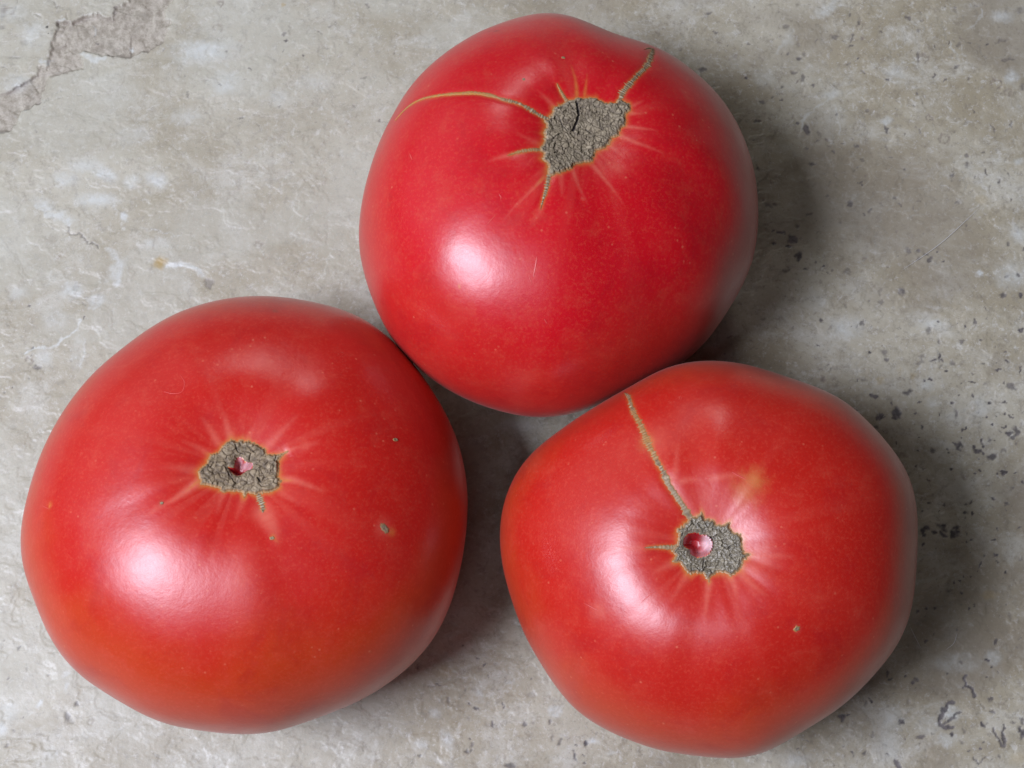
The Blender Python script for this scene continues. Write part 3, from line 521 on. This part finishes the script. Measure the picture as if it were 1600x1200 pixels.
        i = np.arange(n - 1)[:, None] * K; j = np.arange(K - 1)[None]
        F = np.stack([i + j, i + j + 1, i + K + j + 1, i + K + j], -1).reshape(-1, 4)
        me = mesh_from('corky_crack', [tuple(v) for v in V], F, CORK['crack'], True, dict(cork=np.array(cols)))
        link('corky_crack', me, s.root)
    def speck(s, x, y, rx, ry, rot, tone):
        p, nrm = s.hit(x, y); n = Vector(nrm); a = Vector((math.cos(rot), math.sin(rot), 0)); a = (a - n * a.dot(n)).normalized(); b = n.cross(a)
        V = []; cols = []; NR, NA = 6, 20
        jit = [random.uniform(.75, 1.2) for _ in range(NA)]
        for i in range(NR):
            f = i / (NR - 1)
            for j in range(NA):
                an = 2 * math.pi * j / NA; rr = f * (1 + (jit[j] - 1) * f)
                h = s.bvh.find_nearest(Vector(p) + a * (math.cos(an) * rx * rr) + b * (math.sin(an) * ry * rr))
                V.append(h[0] + h[1] * (.00002 + .00016 * (1 - f**2) - .00012 * math.exp(-(f / .35)**2) + (random.uniform(0, .00004) if f < 1 else 0)))
                cols.append((.4 * (1 - f), math.exp(-(f / .4)**2) * .9, tone if f > .6 else 0, 0))
        F = Tomato.faces(NR, NA)
        link('corky_speck', mesh_from('corky_speck', [tuple(v) for v in V], F, CORK['crack'], True, dict(cork=np.array(cols))), s.root)
    def scratch(s, pts, w):
        P, _ = s.path(pts, .0002); n = len(P); T = np.gradient(P, axis=0); V = []; K = 3
        for i in range(n):
            h = s.bvh.find_nearest(Vector(P[i])); side = h[1].cross(Vector(T[i])).normalized(); ww = w * .27 * math.sin(math.pi * (i + .5) / n)**.6
            for k in (-1, 0, 1):
                c = s.bvh.find_nearest(h[0] + side * k * ww); V.append(c[0] + c[1] * (.00002 if k else .00006))
        i = np.arange(n - 1)[:, None] * K; j = np.arange(K - 1)[None]
        F = np.stack([i + j, i + j + 1, i + K + j + 1, i + K + j], -1).reshape(-1, 4)
        link('scratch', mesh_from('scratch', [tuple(v) for v in V], F, SCRATCH), s.root)

CORK = dict(
    grey=cork_material('grey_cork', (0.46, 0.39, 0.27), (0.31, 0.252, 0.162), (0.075, 0.052, 0.035), .7),
    brown=cork_material('brown_cork', (0.47, 0.37, 0.235), (0.29, 0.215, 0.125), (0.075, 0.048, 0.03), .62),
    wet=cork_material('damp_cork', (0.44, 0.39, 0.28), (0.26, 0.220, 0.150), (0.07, 0.056, 0.04), .34),
    crack=cork_material('crack_cork', (0.56, 0.47, 0.32), (0.28, 0.185, 0.10), (0.085, 0.045, 0.022), .6))
sm = NT('healed_scratch'); sm.b.inputs['Base Color'].default_value = (0.58, 0.06, 0.05, 1); sm.b.inputs['Roughness'].default_value = .35; SCRATCH = sm.m

# ------------------------------------------------------------------ the tile
def build_tile():
    g = .00025
    def axis(lo, hi, far):
        a = list(np.arange(lo, hi + g / 2, g)); st = g; x = a[-1]
        while x < far: st *= 1.35; x += st; a.append(x)
        st = g; x = a[0]; pre = []
        while x > -far: st *= 1.35; x -= st; pre.append(x)
        return np.array(pre[::-1] + a)
    xs = axis(-.130, .130, .55); ys = axis(-.094, .112, .55)
    X, Y = np.meshgrid(xs, ys); ny, nx = X.shape; x = X.ravel(); y = Y.ravel()
    def pl(px, py):
        r = (px - 800) / FPX * cam_x + (600 - py) / FPX * cam_y - cam_z; t = -CAM[2] / r[2]; q = CAM + t * r; return q[0], q[1]
    S = .235 / 1600 * 1.12
    wx = x + (fbm(x * 700, y * 700, 3, 1) - .5) * .0016 + (fbm(x * 1800, y * 1800, 2, 4) - .5) * .0005
    wy = y + (fbm(x * 700, y * 700, 3, 2) - .5) * .0016 + (fbm(x * 1800, y * 1800, 2, 7) - .5) * .0005
    Mk = np.zeros((len(x), 4)); Mb = np.zeros((len(x), 4)); z = np.zeros(len(x))
    gx, gy = wx.reshape(ny, nx), wy.reshape(ny, nx)
    def window(cx, cy, r):
        i0, i1 = np.searchsorted(ys, cy - r), np.searchsorted(ys, cy + r); j0, j1 = np.searchsorted(xs, cx - r), np.searchsorted(xs, cx + r)
        return slice(i0, i1), slice(j0, j1)
    A = Mk.reshape(ny, nx, 4); B = Mb.reshape(ny, nx, 4); Z = z.reshape(ny, nx)
    def blob(px, py, rx, ry, rot, am, chan, depth, soft=.35, raw=False):
        cx, cy = (px, py) if raw else pl(px, py)
        rx *= S; ry *= S; R = max(rx, ry) * 2.2 + .0015
        a, b = window(cx, cy, R)
        ux = gx[a, b] - cx; uy = gy[a, b] - cy; c, sn_ = math.cos(-rot), math.sin(-rot)
        u = (ux * c - uy * sn_) / rx; v = (ux * sn_ + uy * c) / ry; q = np.sqrt(u * u + v * v)
        m = sstep(1 + soft, 1 - soft, q) * am
        T = A[a, b, chan] if chan < 4 else B[a, b, chan - 4]
        np.maximum(T, m, out=T)
        if depth: Z[a, b] = np.minimum(Z[a, b], -depth * sstep(1 + soft, 1 - soft, q))
    def stroke(pts, wd, am, chan, depth, soft=.35):
        P = catmull([pl(*p) for p in pts], .0003) if len(pts) > 1 else np.array([pl(*pts[0])])
        for i, q in enumerate(P):
            k = wd * (.75 + .5 * vnoise(np.array(i * .35), np.array(3.3), int(wd * 7) % 9)); blob(q[0], q[1], k, k, 0, am, chan, depth, soft, True)
    for px, py, rx, ry, rot, am in DARK:
        blob(px, py, max(rx, .9), max(ry, .9), -math.radians(rot), am, 0, .00012 * min(1, rx / 4))
    for pts, wd, am in DARK_STROKES: stroke(pts, wd, am, 0, .00015)
    for px, py, r, am in RINGS:
        for k in range(14):
            if 3 < k < 6: continue
            an = k / 14 * 2 * math.pi; blob(px + math.cos(an) * r, py + math.sin(an) * r * .8, 1.9, 1.9, 0, am * random.uniform(.5, 1), 4, .00008)
    for px, py, rx, ry, rot, am in WHITE: blob(px, py, rx, ry, -math.radians(rot), am, 1, 0, .8)
    for pts, wd, am in WHITE_STROKES: stroke(pts, wd, am, 1, 0, .7)
    for px, py, rx, ry, am, ch in EXTRA: blob(px, py, rx, ry, 0, am, ch, 0, .6 if ch != 5 else .35)
    # the chipped clefts
    pc = np.array([pl(*p) for p in CLEFT]); P2 = np.stack([wx, wy], 1)
    sub = np.where((x < pc[:, 0].max() + .004) & (y > pc[:, 1].min() - .004) & (x > -.2) & (y < .13))[0]
    D, ins = Tomato.polydist(P2[sub], pc); sd = np.where(ins, D, -D)
    m = sstep(-.0004, .0006, sd); Mk[sub, 2] = np.maximum(Mk[sub, 2], m * .85)
    fl, jn, _ = flakes(x[sub] * 1.0, y[sub], .0045, 5)
    z[sub] += m * (-.00075 + .00035 * (fl - .3) + .0004 * (fbm(x[sub] * 900, y[sub] * 900, 4, 3) - .5))
    Mb[sub, 0] = np.maximum(Mb[sub, 0], .5 * np.exp(-(np.abs(sd - .0002) / .0005)**2) * sstep(.45, .65, fbm(x[sub] * 250, y[sub] * 250, 2, 8)))  # edge shadow of the cleft painted in as patchy brown
    # chance specks: many on the right, few and pale on the left
    n = 2600; rx_ = rng.uniform(-.13, .13, n); ry_ = rng.uniform(-.094, .112, n); sz = rng.gamma(1.6, .75, n) + .55
    for i in range(n):
        right = sstep(-.05, .09, np.array(rx_[i]))
        cl = vnoise(np.array(rx_[i] * 90), np.array(ry_[i] * 90), 5)
        if rng.random() > (.22 + .5 * right) * (.4 + 1.2 * cl): continue
        am = (.16 + .60 * right) * rng.uniform(.4, 1.1)
        blob(rx_[i], ry_[i], min(sz[i], 4.2) * rng.uniform(1, 1.7), min(sz[i], 4.2) * rng.uniform(.6, 1), rng.uniform(0, 3.1), min(am, .9), 0 if rng.random() < .55 + .3 * right else 4, .00006, .5, True)
    Mb[:, 3] = sstep(.03, -.07, x - .25 * y + .03 * (fbm(x * 40, y * 40, 3, 15) - .5)) * (.45 + .55 * sstep(.35, .6, fbm(x * 55, y * 75, 4, 16)))
    Mb[:, 2] = sstep(.5, .75, fbm(x * 34 + 3, y * 46, 4, 2)) * sstep(-.04, .06, x)
    z += .00030 * (fbm(x * 60, y * 60, 4, 6) - .5) + .00012 * (fbm(x * 420, y * 420, 3, 8) - .5)
    # feathery raised edges of thin glaze layers
    fe = fbm(x * 130, y * 190, 4, 12); z += .00010 * sstep(.50, .515, fe); z += .00008 * sstep(.60, .612, fe)
    Mk[:, 1] = np.maximum(Mk[:, 1], .22 * np.exp(-((fe - .507) / .006)**2) * sstep(.45, .6, fbm(x * 50, y * 50, 2, 14)))
    edge = (np.abs(x) > .54) | (np.abs(y) > .54); z[edge] = -.012
    i = np.arange(ny - 1)[:, None] * nx; j = np.arange(nx - 1)[None]
    F = np.stack([i + j, i + j + 1, i + nx + j + 1, i + nx + j], -1).reshape(-1, 4)
    me = mesh_from('tile_floor', np.stack([x, y, z - .0002], 1), F, tile_material(), True, dict(marks=Mk, marks_b=Mb))
    link('tile_floor', me, kind='structure')
    # thin scratches in the glaze, joined in one part of the tile
    V = []; F = []
    for pts in TILE_SCRATCH:
        P = np.array([pl(*p) for p in pts]); P = catmull(P, .0006)
        T = np.gradient(P, axis=0); N_ = np.stack([-T[:, 1], T[:, 0]], 1); N_ /= np.linalg.norm(N_, axis=1)[:, None]; b0 = len(V)
        for k in range(len(P)):
            ww = .00006 * math.sin(math.pi * (k + .5) / len(P))**.5
            for sgn in (-1, 1): V.append((*(P[k] + N_[k] * ww * sgn), .00022))
            if k: F.append((b0 + 2*k - 2, b0 + 2*k - 1, b0 + 2*k + 1, b0 + 2*k))
    sc_ = NT('scratched_glaze'); sc_.b.inputs['Base Color'].default_value = (.50, .49, .46, 1); sc_.b.inputs['Roughness'].default_value = .6
    link('scratch_marks', mesh_from('scratch_marks', V, F, sc_.m), bpy.data.objects['tile_floor'], kind='stuff')

for key in (1, 2, 3): Tomato(key)
build_tile()
